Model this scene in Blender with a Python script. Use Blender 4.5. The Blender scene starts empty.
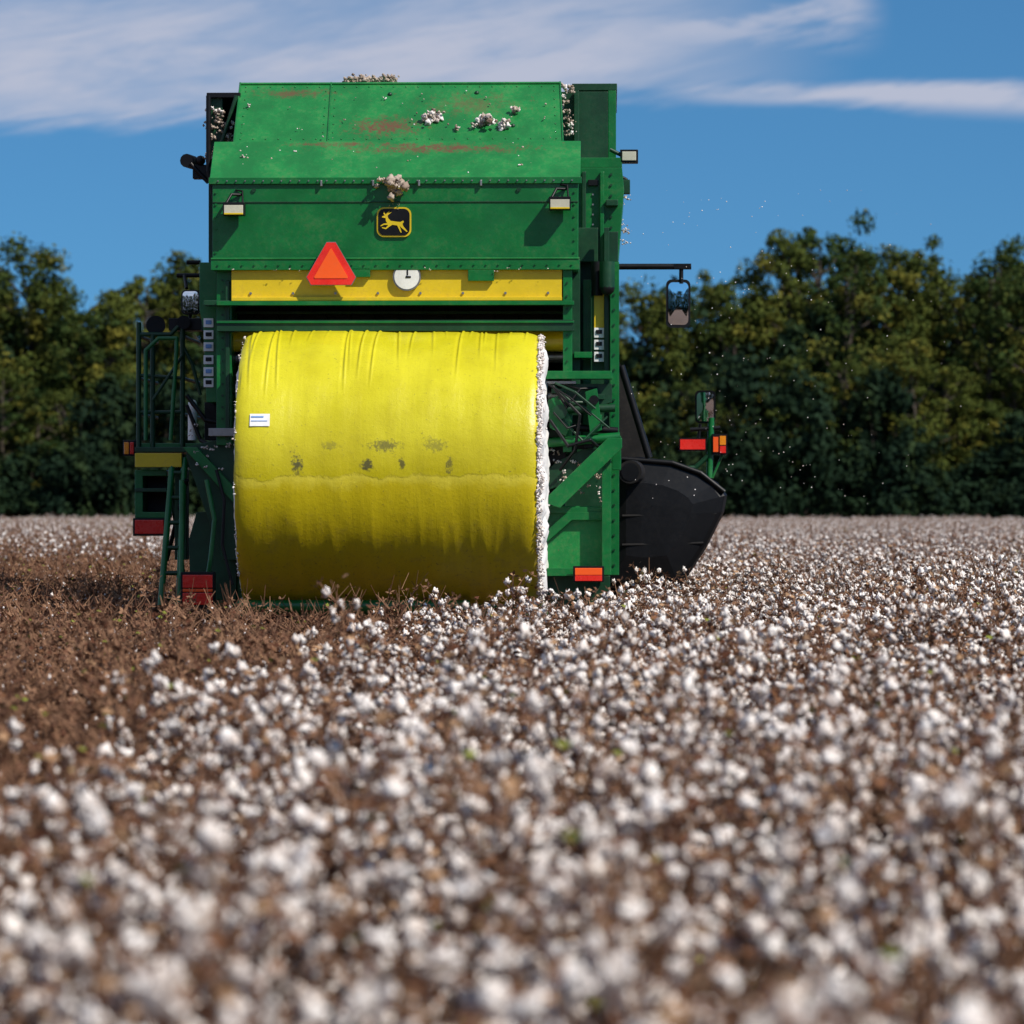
import bpy, bmesh, math, random
import numpy as np
from mathutils import Vector, Matrix, noise
random.seed(7); rng=np.random.default_rng(11)
R=math.radians
scene=bpy.context.scene
# ------------------------------------------------------------------ materials
def newmat(name):
    m=bpy.data.materials.new(name); m.use_nodes=True
    nt=m.node_tree; return m,nt,nt.nodes['Principled BSDF']
def N(nt,t,**k):
    n=nt.nodes.new(t)
    for a,b in k.items(): setattr(n,a,b)
    return n
def mth(nt,op,a,b=None,c=None,clamp=False):
    n=nt.nodes.new('ShaderNodeMath'); n.operation=op; n.use_clamp=clamp
    for i,x in enumerate((a,b,c)):
        if x is None: continue
        if isinstance(x,(int,float)): n.inputs[i].default_value=x
        else: nt.links.new(x,n.inputs[i])
    return n.outputs[0]
def smooth(nt,x,a,b):
    n=nt.nodes.new('ShaderNodeMapRange'); n.interpolation_type='SMOOTHSTEP'
    nt.links.new(x,n.inputs[0]); n.inputs[1].default_value=a; n.inputs[2].default_value=b
    return n.outputs[0]
def mix(nt,f,a,b):
    n=nt.nodes.new('ShaderNodeMix'); n.data_type='RGBA'
    for s,x in ((n.inputs[0],f),(n.inputs[6],a),(n.inputs[7],b)):
        if isinstance(x,(int,float)): s.default_value=x
        elif isinstance(x,tuple): s.default_value=x if len(x)==4 else x+(1,)
        else: nt.links.new(x,s)
    return n.outputs[2]
def noisef(nt,scale,detail=5,rough=.6,vec=None,dist=0):
    n=nt.nodes.new('ShaderNodeTexNoise'); n.inputs['Scale'].default_value=scale
    n.inputs['Detail'].default_value=detail; n.inputs['Roughness'].default_value=rough
    n.inputs['Distortion'].default_value=dist
    if vec is not None: nt.links.new(vec,n.inputs['Vector'])
    return n.outputs[0]
def objco(nt): return nt.nodes.new('ShaderNodeTexCoord').outputs['Object']
def bump(nt,bs,h,strength,dist):
    b=nt.nodes.new('ShaderNodeBump'); b.inputs['Strength'].default_value=strength; b.inputs['Distance'].default_value=dist
    nt.links.new(h,b.inputs['Height']); nt.links.new(b.outputs[0],bs.inputs['Normal'])
def paint(name,col,rough=.35,metal=0,dirt=(.2,.15,.09),amt=.35,var=.15,scale=3,coat=0,spots=None,spotcol=(.16,.05,.03),dent=.01,spec=.5):
    m,nt,bs=newmat(name); v=objco(nt)
    n1=noisef(nt,scale,8,.65,v); n2=noisef(nt,scale*9,6,.7,v)
    c=mix(nt,smooth(nt,n1,.35,.7),tuple(x*(1-var) for x in col),tuple(min(1,x*(1+var)) for x in col))
    d=mth(nt,'MULTIPLY',smooth(nt,mth(nt,'ADD',mth(nt,'MULTIPLY',n1,.5),mth(nt,'MULTIPLY',n2,.5)),.49,.66),amt)
    c=mix(nt,d,c,dirt)
    if spots:
        n3=noisef(nt,14,12,.85,v); sx=nt.nodes.new('ShaderNodeSeparateXYZ'); nt.links.new(v,sx.inputs[0])
        for (cx,cy,cz,rx,rz,a) in spots:
            dx=mth(nt,'DIVIDE',mth(nt,'SUBTRACT',sx.outputs[0],cx),rx)
            dz=mth(nt,'DIVIDE',mth(nt,'SUBTRACT',sx.outputs[2],cz),rz)
            r=mth(nt,'ADD',mth(nt,'MULTIPLY',dx,dx),mth(nt,'MULTIPLY',dz,dz))
            g=mth(nt,'EXPONENT',mth(nt,'MULTIPLY',r,-1.0))
            k=mth(nt,'MULTIPLY',smooth(nt,mth(nt,'ADD',mth(nt,'MULTIPLY',g,.22),n3),.60,.78),a)
            c=mix(nt,k,c,spotcol)
    nt.links.new(c,bs.inputs['Base Color'])
    rr=mth(nt,'ADD',mth(nt,'MULTIPLY',n2,.25),rough-.1); nt.links.new(rr,bs.inputs['Roughness'])
    bs.inputs['Metallic'].default_value=metal; bs.inputs['Specular IOR Level'].default_value=spec
    if coat: bs.inputs['Coat Weight'].default_value=coat
    bump(nt,bs,n1,.2,dent)
    return m
# ------------------------------------------------------------------ survey: sizes measured at the machine, in metres
CAMH=1.75; FP=3750.; D0=30.; X0=(405-512)/125.; TH=R(1.5)
def LX(px,ly): return (px-512)/FP*(D0+ly)-X0-ly*math.sin(TH)
def LZ(py,ly): return CAMH-(py-507)/FP*(D0+ly)
def P(px,py,ly): return Vector((LX(px,ly),ly,LZ(py,ly)))

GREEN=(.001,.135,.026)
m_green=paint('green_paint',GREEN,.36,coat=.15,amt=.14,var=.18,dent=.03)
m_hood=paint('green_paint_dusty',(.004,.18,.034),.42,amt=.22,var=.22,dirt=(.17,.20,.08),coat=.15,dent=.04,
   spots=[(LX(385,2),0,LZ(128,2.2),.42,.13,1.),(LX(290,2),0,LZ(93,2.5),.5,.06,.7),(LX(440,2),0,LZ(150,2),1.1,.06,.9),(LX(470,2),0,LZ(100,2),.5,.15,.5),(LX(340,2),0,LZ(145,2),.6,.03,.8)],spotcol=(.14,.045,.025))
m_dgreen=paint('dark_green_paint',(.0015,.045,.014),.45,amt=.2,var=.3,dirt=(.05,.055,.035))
m_yel=paint('yellow_paint',(.72,.52,.012),.35,amt=.3,var=.1,coat=.2,dirt=(.40,.25,.05))
m_black=paint('black_plastic',(.005,.005,.006),.42,amt=.06,var=.3,dirt=(.04,.035,.03),spec=.3)
m_blk2=paint('black_rubber',(.010,.009,.009),.7,amt=.3,var=.3,dirt=(.05,.042,.035),spec=.3)
m_steel=paint('worn_steel',(.35,.34,.33),.4,metal=.8,amt=.5,dirt=(.15,.1,.07))
m_white=paint('white_decal',(.8,.8,.78),.5,amt=.12)
m_red=paint('red_lens',(.80,.025,.015),.25,amt=.1,coat=.5)
m_orange=paint('orange_reflector',(.95,.11,.01),.4,amt=.08,var=.05)
m_amber=paint('amber_lens',(.9,.28,.01),.25,amt=.1,coat=.5)
m_blue=paint('blue_decal',(.15,.3,.6),.5,amt=.1)
m_lamp=paint('lamp_glass',(.6,.58,.45),.15,amt=.2,coat=.6)
m,nt,bs=newmat('mirror_glass'); bs.inputs['Base Color'].default_value=(.85,.88,.9,1); bs.inputs['Metallic'].default_value=1; bs.inputs['Roughness'].default_value=.03; m_mirror=m
m,nt,bs=newmat('cab_glass'); bs.inputs['Base Color'].default_value=(.03,.04,.045,1); bs.inputs['Roughness'].default_value=.05; m_glass=m
def lintmat(name,a,b):
    m,nt,bs=newmat(name); g=nt.nodes.new('ShaderNodeNewGeometry')
    nt.links.new(mix(nt,mth(nt,'POWER',g.outputs['Random Per Island'],1.6),a,b),bs.inputs['Base Color']); bs.inputs['Roughness'].default_value=1
    bs.inputs['Specular IOR Level'].default_value=0
    return m
m_lint=lintmat('cotton_lint',(.88,.83,.79),(.56,.47,.42))
m_lintd=lintmat('dusty_cotton_lint',(.48,.40,.33),(.22,.16,.12))
def leafmat(name,cols,rough=.9):
    m,nt,bs=newmat(name); g=nt.nodes.new('ShaderNodeNewGeometry')
    r=nt.nodes.new('ShaderNodeValToRGB'); r.color_ramp.interpolation='CONSTANT' if len(cols)>4 else 'LINEAR'
    els=r.color_ramp.elements
    while len(els)<len(cols): els.new(.5)
    for e,(p,c) in zip(els,cols): e.position=p; e.color=c+(1,)
    nt.links.new(g.outputs['Random Per Island'],r.inputs[0])
    nt.links.new(r.outputs[0],bs.inputs['Base Color']); bs.inputs['Roughness'].default_value=rough
    bs.inputs['Specular IOR Level'].default_value=.1
    return m
m_stem=leafmat('cotton_stem',[(0,(.13,.058,.036)),(.5,(.30,.17,.10)),(1,(.07,.03,.020))])
m_dry=leafmat('dry_leaf',[(0,(.11,.045,.026)),(.3,(.20,.095,.050)),(.52,(.045,.020,.013)),(.80,(.38,.23,.13)),(.978,(.20,.22,.04)),(.990,(.36,.33,.05))])

# ------------------------------------------------------------------ part builder
class G:
    def __init__(s,name,parent=None): s.n=name;s.v=[];s.f=[];s.mi=[];s.sm=[];s.mats=[];s.p=parent
    def add(s,vs,fs,mat,smooth=False):
        if mat not in s.mats: s.mats.append(mat)
        k=s.mats.index(mat); o=len(s.v); s.v+= [tuple(v) for v in vs]
        for f in fs: s.f.append(tuple(i+o for i in f)); s.mi.append(k); s.sm.append(smooth)
    def merge(s,o_,off,ang,sc=(1,1,1)):
        ca,sa=math.cos(ang),math.sin(ang); k0=len(s.v)
        for x,y,z in o_.v:
            x*=sc[0];y*=sc[1];z*=sc[2]; s.v.append((x*ca-y*sa+off[0],x*sa+y*ca+off[1],z+off[2]))
        mp=[]
        for m in o_.mats:
            if m not in s.mats: s.mats.append(m)
            mp.append(s.mats.index(m))
        s.f+=[tuple(i+k0 for i in f) for f in o_.f]; s.mi+=[mp[i] for i in o_.mi]; s.sm+=o_.sm
    def hexa(s,c,mat): s.add(c,[(0,1,2,3),(7,6,5,4),(0,4,5,1),(1,5,6,2),(2,6,7,3),(3,7,4,0)],mat)
    def box(s,x0,x1,y0,y1,z0,z1,mat):
        s.hexa([(x0,y0,z0),(x1,y0,z0),(x1,y0,z1),(x0,y0,z1),(x0,y1,z0),(x1,y1,z0),(x1,y1,z1),(x0,y1,z1)],mat)
    def pb(s,a,b,t,u,ly,dep,mat): s.box(LX(a,ly),LX(b,ly),ly,ly+dep,LZ(u,ly),LZ(t,ly),mat)
    def prism(s,pts,y0,y1,mat):
        n=len(pts); vs=[(x,y0,z) for x,z in pts]+[(x,y1,z) for x,z in pts]
        s.add(vs,[tuple(range(n)),tuple(range(2*n-1,n-1,-1))]+[(i,i+n,(i+1)%n+n,(i+1)%n) for i in range(n)],mat)
    def pprism(s,pts,ly,dep,mat): s.prism([(LX(a,ly),LZ(b,ly)) for a,b in pts],ly,ly+dep,mat)
    def xprism(s,pts,x0,x1,mat):
        n=len(pts); vs=[(x0,y,z) for y,z in pts]+[(x1,y,z) for y,z in pts]
        s.add(vs,[tuple(range(n)),tuple(range(2*n-1,n-1,-1))]+[(i,i+n,(i+1)%n+n,(i+1)%n) for i in range(n)],mat)
    def tube(s,a,b,r,mat,n=12,r2=None):
        a=Vector(a);b=Vector(b);r2=r if r2 is None else r2
        q=(b-a).to_track_quat('Z','Y'); vs=[]
        for p,rr in ((a,r),(b,r2)):
            for i in range(n):
                t=2*math.pi*i/n; vs.append(p+q@Vector((rr*math.cos(t),rr*math.sin(t),0)))
        s.add(vs,[(i,(i+1)%n,(i+1)%n+n,i+n) for i in range(n)],mat,True)
        s.add(vs[:n],[tuple(range(n))[::-1]],mat); s.add(vs[n:],[tuple(range(n))],mat)
    def path(s,pts,r,mat,n=10):
        for a,b in zip(pts,pts[1:]): s.tube(a,b,r,mat,n)
        for p in pts[1:-1]: s.ball(p,r*1.02,mat)
    def ball(s,c,r,mat,n=8):
        vs=[];fs=[];c=Vector(c)
        for j in range(1,n//2+1):
            ph=math.pi*j/(n//2+1)
            for i in range(n):
                t=2*math.pi*i/n; vs.append(c+r*Vector((math.sin(ph)*math.cos(t),math.sin(ph)*math.sin(t),math.cos(ph))))
        vs.append(c+Vector((0,0,r)));vs.append(c-Vector((0,0,r)))
        k=n//2
        for j in range(k-1):
            for i in range(n): fs.append((j*n+i,(j+1)*n+i,(j+1)*n+(i+1)%n,j*n+(i+1)%n))
        for i in range(n): fs.append((i,(i+1)%n,k*n)); fs.append(((k-1)*n+(i+1)%n,(k-1)*n+i,k*n+1))
        s.add(vs,fs,mat,True)
    def bolts(s,x0,x1,z,y,n,mat,r=.013):
        for i in range(n):
            x=x0+(x1-x0)*i/max(1,n-1); s.tube((x,y+.004,z),(x,y-.012,z),r,mat,6)
    def vbolts(s,x,z0,z1,y,n,mat,r=.013):
        for i in range(n):
            z=z0+(z1-z0)*i/max(1,n-1); s.tube((x,y+.004,z),(x,y-.012,z),r,mat,6)
    def finish(s,bevel=.007):
        me=bpy.data.meshes.new(s.n); me.from_pydata(s.v,[],s.f)
        for m in s.mats: me.materials.append(m)
        me.polygons.foreach_set('material_index',s.mi); me.polygons.foreach_set('use_smooth',s.sm)
        bm=bmesh.new(); bm.from_mesh(me); bmesh.ops.recalc_face_normals(bm,faces=bm.faces); bm.to_mesh(me); bm.free()
        o=bpy.data.objects.new(s.n,me); scene.collection.objects.link(o)
        if s.p: o.parent=s.p
        if bevel:
            b=o.modifiers.new('bevel','BEVEL'); b.width=bevel; b.segments=2; b.limit_method='ANGLE'; b.angle_limit=R(40)
        return o
def ico(sub):
    bm=bmesh.new(); bmesh.ops.create_icosphere(bm,subdivisions=sub,radius=1)
    v=np.array([x.co[:] for x in bm.verts]); f=[tuple(q.index for q in p.verts) for p in bm.faces]; bm.free(); return v,f
ICO1=ico(1); ICO2=ico(2)
def lump(G_,c,r,mat,base=ICO2,amp=.3,fr=2.2,sq=(1,1,1)):
    v,f=base; off=Vector((random.random()*50,random.random()*50,random.random()*50)); out=[]
    for p in v:
        q=Vector(p); k=1+amp*noise.noise(q*fr+off)*1.6
        out.append((c[0]+q.x*r*k*sq[0],c[1]+q.y*r*k*sq[1],c[2]+q.z*r*k*sq[2]))
    G_.add(out,f,mat,True)
def fluff(G_,c,r,n,mat=None):
    for i in range(n*3):
        d=Vector((random.gauss(0,1),random.gauss(0,1),random.gauss(0,.6)))*r*.5
        lump(G_,Vector(c)+d,r*random.uniform(.10,.34),mat or (m_lint if random.random()<.6 else m_lintd),amp=.9,fr=2.5)

# ------------------------------------------------------------------ cotton picker
PK=bpy.data.objects.new('cotton_picker',None); scene.collection.objects.link(PK)
PK.location=(X0,D0,0); PK.rotation_euler=(0,0,-TH)
L=1.6
g=G('module_chamber_hood',PK)
xa,xb=LX(212,L),LX(578,L)
z270,z178,z143=LZ(270,L),LZ(178,L),LZ(143,1.95)
g.xprism([(L,z270),(L,z178),(1.95,z143),(3.0,z143),(3.0,z270)],xa,xb,m_green)
b0,b1=LX(233,1.98),LX(563,1.98); t0,t1=LX(240,2.6),LX(560,2.6); zt=LZ(82,2.6)
zb=LZ(142,1.98)
g.hexa([(b0,1.98,zb-.03),(b1,1.98,zb-.03),(t1,2.6,zt),(t0,2.6,zt),(b0,4.8,zb-.03),(b1,4.8,zb-.03),(t1,4.8,zt+.02),(t0,4.8,zt+.02)],m_hood)
def slope(x0,x1,xt0,xt1,y0,z0,y1,z1,th,mat):
    nv=Vector((0,-(z1-z0),(y1-y0))).normalized()*th
    a=[Vector((x0,y0,z0)),Vector((x1,y0,z0)),Vector((xt1,y1,z1)),Vector((xt0,y1,z1))]
    g.hexa([v+nv for v in a]+[v+nv*.02 for v in a],mat)
slope(xa-.02,xb+.02,xa-.02,xb+.02,L-.01,z178-.01,1.95,z143+.0,.02,m_hood)
def onlid(f,t,off=.0):
    x=(b0+(b1-b0)*f)*(1-t)+(t0+(t1-t0)*f)*t
    y=1.98+(2.6-1.98)*t; z=zb-.03+(zt-zb+.03)*t
    nv=Vector((0,-(zt-zb),.62)).normalized()*off
    return Vector((x,y,z))+nv
for f in (.285,.0,1.):
    g.tube(onlid(f,.02,.003),onlid(f,.99,.003),.009,m_green,6)
for t in (.04,.97):
    g.tube(onlid(0,t,.004),onlid(1,t,.004),.014,m_hood,6)
for i in range(26):
    for t in (.1,.92): g.ball(onlid((i+.5)/26,t,.002),.008,m_green,6)
for t in np.linspace(.2,.85,6):
    for f in (.02,.27,.30,.98): g.ball(onlid(f,t,.002),.008,m_green,6)
for (f,t) in ((.47,.8),(.74,.82),(.62,.5),(.85,.3)): g.ball(onlid(f,t,.0),.022,m_dgreen,8)
g.box(xa-.03,xb+.03,L-.025,L+.02,z178-.05,z178+.005,m_green)
g.box(xa-.012,xb+.012,L-.02,L+.02,z270-.0,z270+.09,m_green)
g.box(xa-.012,xb+.012,L-.028,L-.0201,z270+.09,z270+.104,m_hood)
g.bolts(xa+.05,xb-.05,z178-.024,L-.025,40,m_steel,.007)
g.bolts(xa+.05,xb-.05,z270+.045,L-.02,30,m_green,.009)
g.vbolts(xa+.03,z270+.15,z178-.12,L,6,m_green,.01); g.vbolts(xb-.03,z270+.15,z178-.12,L,6,m_green,.01)
g.vbolts(xa+.35,z178-.1,z178-.12,L,1,m_dgreen,.02); g.vbolts(xb-.5,z178-.1,z178-.12,L,1,m_dgreen,.02)
g.box(xa,xb,L-.008,L+.01,LZ(202,L)-.006,LZ(202,L)+.006,m_dgreen)
for px in (320,372,418,480): g.pb(px,px+2,180,186,L-.04,.03,m_steel)
g.pb(352,370,268,277,L-.02,.04,m_green)
g.pb(468,494,270,281,L-.02,.04,m_green)
g.finish(.006)

g=G('upper_frame',PK)
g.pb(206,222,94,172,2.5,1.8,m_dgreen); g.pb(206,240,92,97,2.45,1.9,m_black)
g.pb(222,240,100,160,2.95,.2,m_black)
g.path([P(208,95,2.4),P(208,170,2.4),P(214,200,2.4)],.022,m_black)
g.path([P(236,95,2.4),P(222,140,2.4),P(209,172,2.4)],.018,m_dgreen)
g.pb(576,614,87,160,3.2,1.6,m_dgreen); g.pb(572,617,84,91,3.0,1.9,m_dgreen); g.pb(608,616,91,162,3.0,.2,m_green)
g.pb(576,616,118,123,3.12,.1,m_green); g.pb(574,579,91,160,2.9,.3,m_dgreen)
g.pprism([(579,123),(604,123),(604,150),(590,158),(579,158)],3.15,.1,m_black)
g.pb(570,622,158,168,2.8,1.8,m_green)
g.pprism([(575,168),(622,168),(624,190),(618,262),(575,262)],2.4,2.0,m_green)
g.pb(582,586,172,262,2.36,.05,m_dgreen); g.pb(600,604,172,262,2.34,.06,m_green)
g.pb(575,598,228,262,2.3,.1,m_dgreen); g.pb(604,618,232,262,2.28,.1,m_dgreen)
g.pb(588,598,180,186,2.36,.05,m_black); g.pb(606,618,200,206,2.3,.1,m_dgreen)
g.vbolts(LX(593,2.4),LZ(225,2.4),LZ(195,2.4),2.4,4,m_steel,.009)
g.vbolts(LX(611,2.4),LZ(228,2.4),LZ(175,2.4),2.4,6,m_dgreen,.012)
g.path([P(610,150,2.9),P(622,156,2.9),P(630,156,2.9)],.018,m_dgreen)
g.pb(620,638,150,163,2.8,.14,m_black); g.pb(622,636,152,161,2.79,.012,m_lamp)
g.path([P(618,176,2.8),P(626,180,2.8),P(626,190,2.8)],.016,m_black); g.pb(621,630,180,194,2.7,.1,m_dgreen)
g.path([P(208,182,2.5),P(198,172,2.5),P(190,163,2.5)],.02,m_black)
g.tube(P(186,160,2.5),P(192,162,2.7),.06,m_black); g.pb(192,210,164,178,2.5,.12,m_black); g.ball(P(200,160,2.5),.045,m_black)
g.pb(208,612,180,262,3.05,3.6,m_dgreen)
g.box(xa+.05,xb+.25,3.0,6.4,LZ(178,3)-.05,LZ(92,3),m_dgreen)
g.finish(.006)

g=G('work_lamps',PK)
for px,py in ((234,209),(560,204)):
    c=P(px,py,L-.1)
    g.box(c.x-.09,c.x+.09,L-.17,L-.05,c.z-.055,c.z+.055,m_black)
    g.box(c.x-.08,c.x+.08,L-.18,L-.169,c.z-.05,c.z+.03,m_lamp)
    g.box(c.x-.08,c.x+.08,L-.182,L-.171,c.z-.05,c.z-.035,m_yel)
    g.path([(c.x-.07,L-.1,c.z+.05),(c.x-.03,L-.05,c.z+.13),(c.x+.05,L-.01,c.z+.13)],.012,m_black)
    g.path([(c.x+.07,L-.1,c.z+.05),(c.x+.06,L-.02,c.z+.16),(c.x,L-.01,c.z+.17)],.008,m_black)
g.finish(.005)

def rounded(cx,cz,w,h,r,n=6):
    o=[]
    for sx,sz,a0 in ((1,1,0),(-1,1,90),(-1,-1,180),(1,-1,270)):
        for i in range(n+1):
            a=R(a0+90*i/n); o.append((cx+sx*(w-r)+r*math.cos(a),cz+sz*(h-r)+r*math.sin(a)))
    return o
g=G('slow_vehicle_triangle',PK)
c=P(331,268,L-.08)
def tri(s,cut):
    o=[]
    for a in (90,210,330):
        p=Vector((math.cos(R(a)),math.sin(R(a))))*s; t=Vector((-math.sin(R(a)),math.cos(R(a))))*cut
        q=p*(1-cut/s*.6); o+= [(c.x+q.x-t.x,c.z+q.y-t.y),(c.x+q.x+t.x,c.z+q.y+t.y)]
    return o
g.prism(tri(.245,.038),L-.08,L-.072,m_steel)
g.prism(tri(.238,.037),L-.086,L-.08,m_red); g.prism(tri(.165,.006),L-.091,L-.0865,m_orange)
g.finish(0)
g=G('deer_badge',PK)
c=P(394,222,L-.02)
g.prism(rounded(c.x,c.z,.145,.125,.06),L-.02,L+.0,m_yel)
g.prism(rounded(c.x,c.z,.132,.112,.052),L-.026,L-.021,m_black)
deer=[(-9.8,4.6),(-9.2,5.6),(-7.4,6.2),(-8.6,8.0),(-8.0,9.6),(-7.4,8.2),(-6.4,7.0),(-5.6,8.6),(-3.6,10.0),(-4.4,8.2),(-1.8,9.0),(-4.0,7.2),(-5.2,6.0),(-4.6,3.8),(-2.6,1.6),(2,.9),(5.2,.6),(7.4,1.8),(8.0,.6),(6.8,-1.0),(7.6,-3.2),(11,-7.6),(10.2,-8.0),(5.8,-4.2),(4.4,-2.4),(6.2,-8.4),(5.4,-8.6),(2.6,-2.4),(-1.2,-1.8),(-3.2,-3.0),(-6.4,-5.6),(-9.6,-4.6),(-9.6,-3.8),(-6.6,-4.4),(-4.6,-2.0),(-8.0,-1.8),(-10.6,-3.2),(-10.8,-2.4),(-8.2,-.7),(-5.4,-.4),(-6.4,1.4),(-6.8,4.0),(-8.0,4.2)]
g.prism([(c.x+a*.0105,c.z+b*.0098-.006) for a,b in deer],L-.030,L-.0265,m_yel)
g.finish(0)

g=G('wrap_chamber_opening',PK)
g.pb(231,562,269,300,L+.03,.35,m_yel); g.pb(231,562,297,300.6,L+.0,.03,m_yel)
g.bolts(LX(250,L),LX(548,L),LZ(293,L),L+.03,8,m_steel,.012)
c=P(407,277,L+.02); g.tube((c.x,L+.035,c.z),(c.x,L-.01,c.z),.118,m_steel,28); g.tube((c.x,L-.01,c.z),(c.x,L-.016,c.z),.105,m_white,28)
g.box(c.x-.01,c.x+.035,L-.021,L-.0165,c.z-.01,c.z+.006,m_black); g.box(c.x+.0,c.x+.012,L-.021,L-.0165,c.z+.012,c.z+.06,m_black)
g.pb(216,574,301,305,L-.03,.14,m_green)
g.pb(232,565,305,362,2.3,.1,m_black)
for i in range(14): g.pb(240+i*24,254+i*24,306,330,2.22,.06,m_blk2)
g.pb(232,565,311,314,2.15,.06,m_dgreen)
g.pb(216,574,320,331,L-.02,.14,m_dgreen); g.pb(216,574,321,323,L-.035,.02,m_green)
g.tube(P(232,341,1.95),P(563,341,1.95),.09,m_yel,18)
g.tube(P(232,357,2.1),P(563,357,2.1),.05,m_steel,14)
g.pb(232,563,362,560,2.5,.1,m_blk2)
g.finish(.006)

g=G('left_side_frame',PK)
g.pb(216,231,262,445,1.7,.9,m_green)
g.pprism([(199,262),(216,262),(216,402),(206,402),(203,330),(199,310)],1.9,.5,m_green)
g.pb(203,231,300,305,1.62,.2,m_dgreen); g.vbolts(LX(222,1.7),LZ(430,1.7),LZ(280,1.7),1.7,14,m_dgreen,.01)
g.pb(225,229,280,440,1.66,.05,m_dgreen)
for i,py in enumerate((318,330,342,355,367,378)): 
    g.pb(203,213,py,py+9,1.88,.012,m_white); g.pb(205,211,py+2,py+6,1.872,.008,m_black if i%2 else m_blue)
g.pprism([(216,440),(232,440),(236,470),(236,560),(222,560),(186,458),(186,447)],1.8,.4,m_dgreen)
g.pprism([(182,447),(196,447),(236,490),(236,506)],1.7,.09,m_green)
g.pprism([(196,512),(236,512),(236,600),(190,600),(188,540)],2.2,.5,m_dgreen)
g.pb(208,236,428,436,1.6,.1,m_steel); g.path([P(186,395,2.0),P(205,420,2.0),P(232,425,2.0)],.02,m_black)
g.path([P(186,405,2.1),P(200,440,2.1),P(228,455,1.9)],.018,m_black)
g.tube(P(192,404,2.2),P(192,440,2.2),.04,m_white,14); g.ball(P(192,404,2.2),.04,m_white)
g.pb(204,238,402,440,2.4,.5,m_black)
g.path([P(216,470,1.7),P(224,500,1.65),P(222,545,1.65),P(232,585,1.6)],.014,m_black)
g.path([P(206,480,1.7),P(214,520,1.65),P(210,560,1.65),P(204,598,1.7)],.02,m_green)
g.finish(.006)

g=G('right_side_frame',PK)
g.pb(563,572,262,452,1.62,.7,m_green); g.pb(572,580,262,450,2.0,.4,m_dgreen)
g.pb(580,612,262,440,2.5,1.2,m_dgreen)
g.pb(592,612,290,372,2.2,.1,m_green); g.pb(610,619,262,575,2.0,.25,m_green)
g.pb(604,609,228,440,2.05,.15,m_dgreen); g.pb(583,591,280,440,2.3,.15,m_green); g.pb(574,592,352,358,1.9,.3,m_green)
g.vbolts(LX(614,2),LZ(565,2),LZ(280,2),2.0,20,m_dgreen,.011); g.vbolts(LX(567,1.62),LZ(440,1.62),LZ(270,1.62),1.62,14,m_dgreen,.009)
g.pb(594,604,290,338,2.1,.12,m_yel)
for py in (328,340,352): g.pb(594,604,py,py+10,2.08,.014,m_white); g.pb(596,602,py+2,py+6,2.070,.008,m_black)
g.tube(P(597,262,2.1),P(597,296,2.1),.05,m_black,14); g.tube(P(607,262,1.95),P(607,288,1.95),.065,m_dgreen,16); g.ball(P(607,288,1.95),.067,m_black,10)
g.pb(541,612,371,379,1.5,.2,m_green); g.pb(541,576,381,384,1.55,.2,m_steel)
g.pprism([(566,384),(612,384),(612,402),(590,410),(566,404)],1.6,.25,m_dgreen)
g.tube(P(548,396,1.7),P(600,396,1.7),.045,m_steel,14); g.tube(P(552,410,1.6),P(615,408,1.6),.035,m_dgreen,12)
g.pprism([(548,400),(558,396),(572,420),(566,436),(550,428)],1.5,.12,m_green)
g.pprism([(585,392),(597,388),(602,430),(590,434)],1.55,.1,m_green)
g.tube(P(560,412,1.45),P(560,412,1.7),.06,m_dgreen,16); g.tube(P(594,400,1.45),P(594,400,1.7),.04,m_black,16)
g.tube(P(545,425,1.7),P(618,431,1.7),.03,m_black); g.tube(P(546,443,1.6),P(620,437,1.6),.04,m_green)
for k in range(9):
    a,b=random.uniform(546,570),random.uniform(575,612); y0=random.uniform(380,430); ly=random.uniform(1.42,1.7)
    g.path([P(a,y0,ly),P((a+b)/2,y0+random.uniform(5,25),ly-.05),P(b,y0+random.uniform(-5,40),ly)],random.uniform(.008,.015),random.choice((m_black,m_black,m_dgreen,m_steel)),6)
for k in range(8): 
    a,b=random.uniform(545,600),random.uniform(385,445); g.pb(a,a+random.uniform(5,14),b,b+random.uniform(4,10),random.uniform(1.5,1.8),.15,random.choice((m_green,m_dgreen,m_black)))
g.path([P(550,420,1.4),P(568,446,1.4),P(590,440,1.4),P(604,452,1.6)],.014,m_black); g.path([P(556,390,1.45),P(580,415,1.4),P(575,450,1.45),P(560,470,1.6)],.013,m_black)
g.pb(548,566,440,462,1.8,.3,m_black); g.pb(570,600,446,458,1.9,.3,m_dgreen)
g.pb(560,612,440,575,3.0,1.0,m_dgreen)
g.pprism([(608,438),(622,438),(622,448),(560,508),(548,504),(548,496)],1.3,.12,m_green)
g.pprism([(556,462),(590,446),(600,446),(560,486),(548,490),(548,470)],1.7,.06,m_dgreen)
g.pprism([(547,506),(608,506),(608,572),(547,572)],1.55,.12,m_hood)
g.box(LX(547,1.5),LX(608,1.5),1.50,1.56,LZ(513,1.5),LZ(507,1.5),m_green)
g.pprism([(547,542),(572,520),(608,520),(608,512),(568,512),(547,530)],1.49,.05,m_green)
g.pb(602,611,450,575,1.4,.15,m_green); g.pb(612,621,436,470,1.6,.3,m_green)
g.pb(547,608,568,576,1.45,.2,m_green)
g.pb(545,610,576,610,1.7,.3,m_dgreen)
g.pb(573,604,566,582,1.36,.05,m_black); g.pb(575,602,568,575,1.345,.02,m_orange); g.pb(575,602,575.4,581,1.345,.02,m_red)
g.finish(.006)

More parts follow.
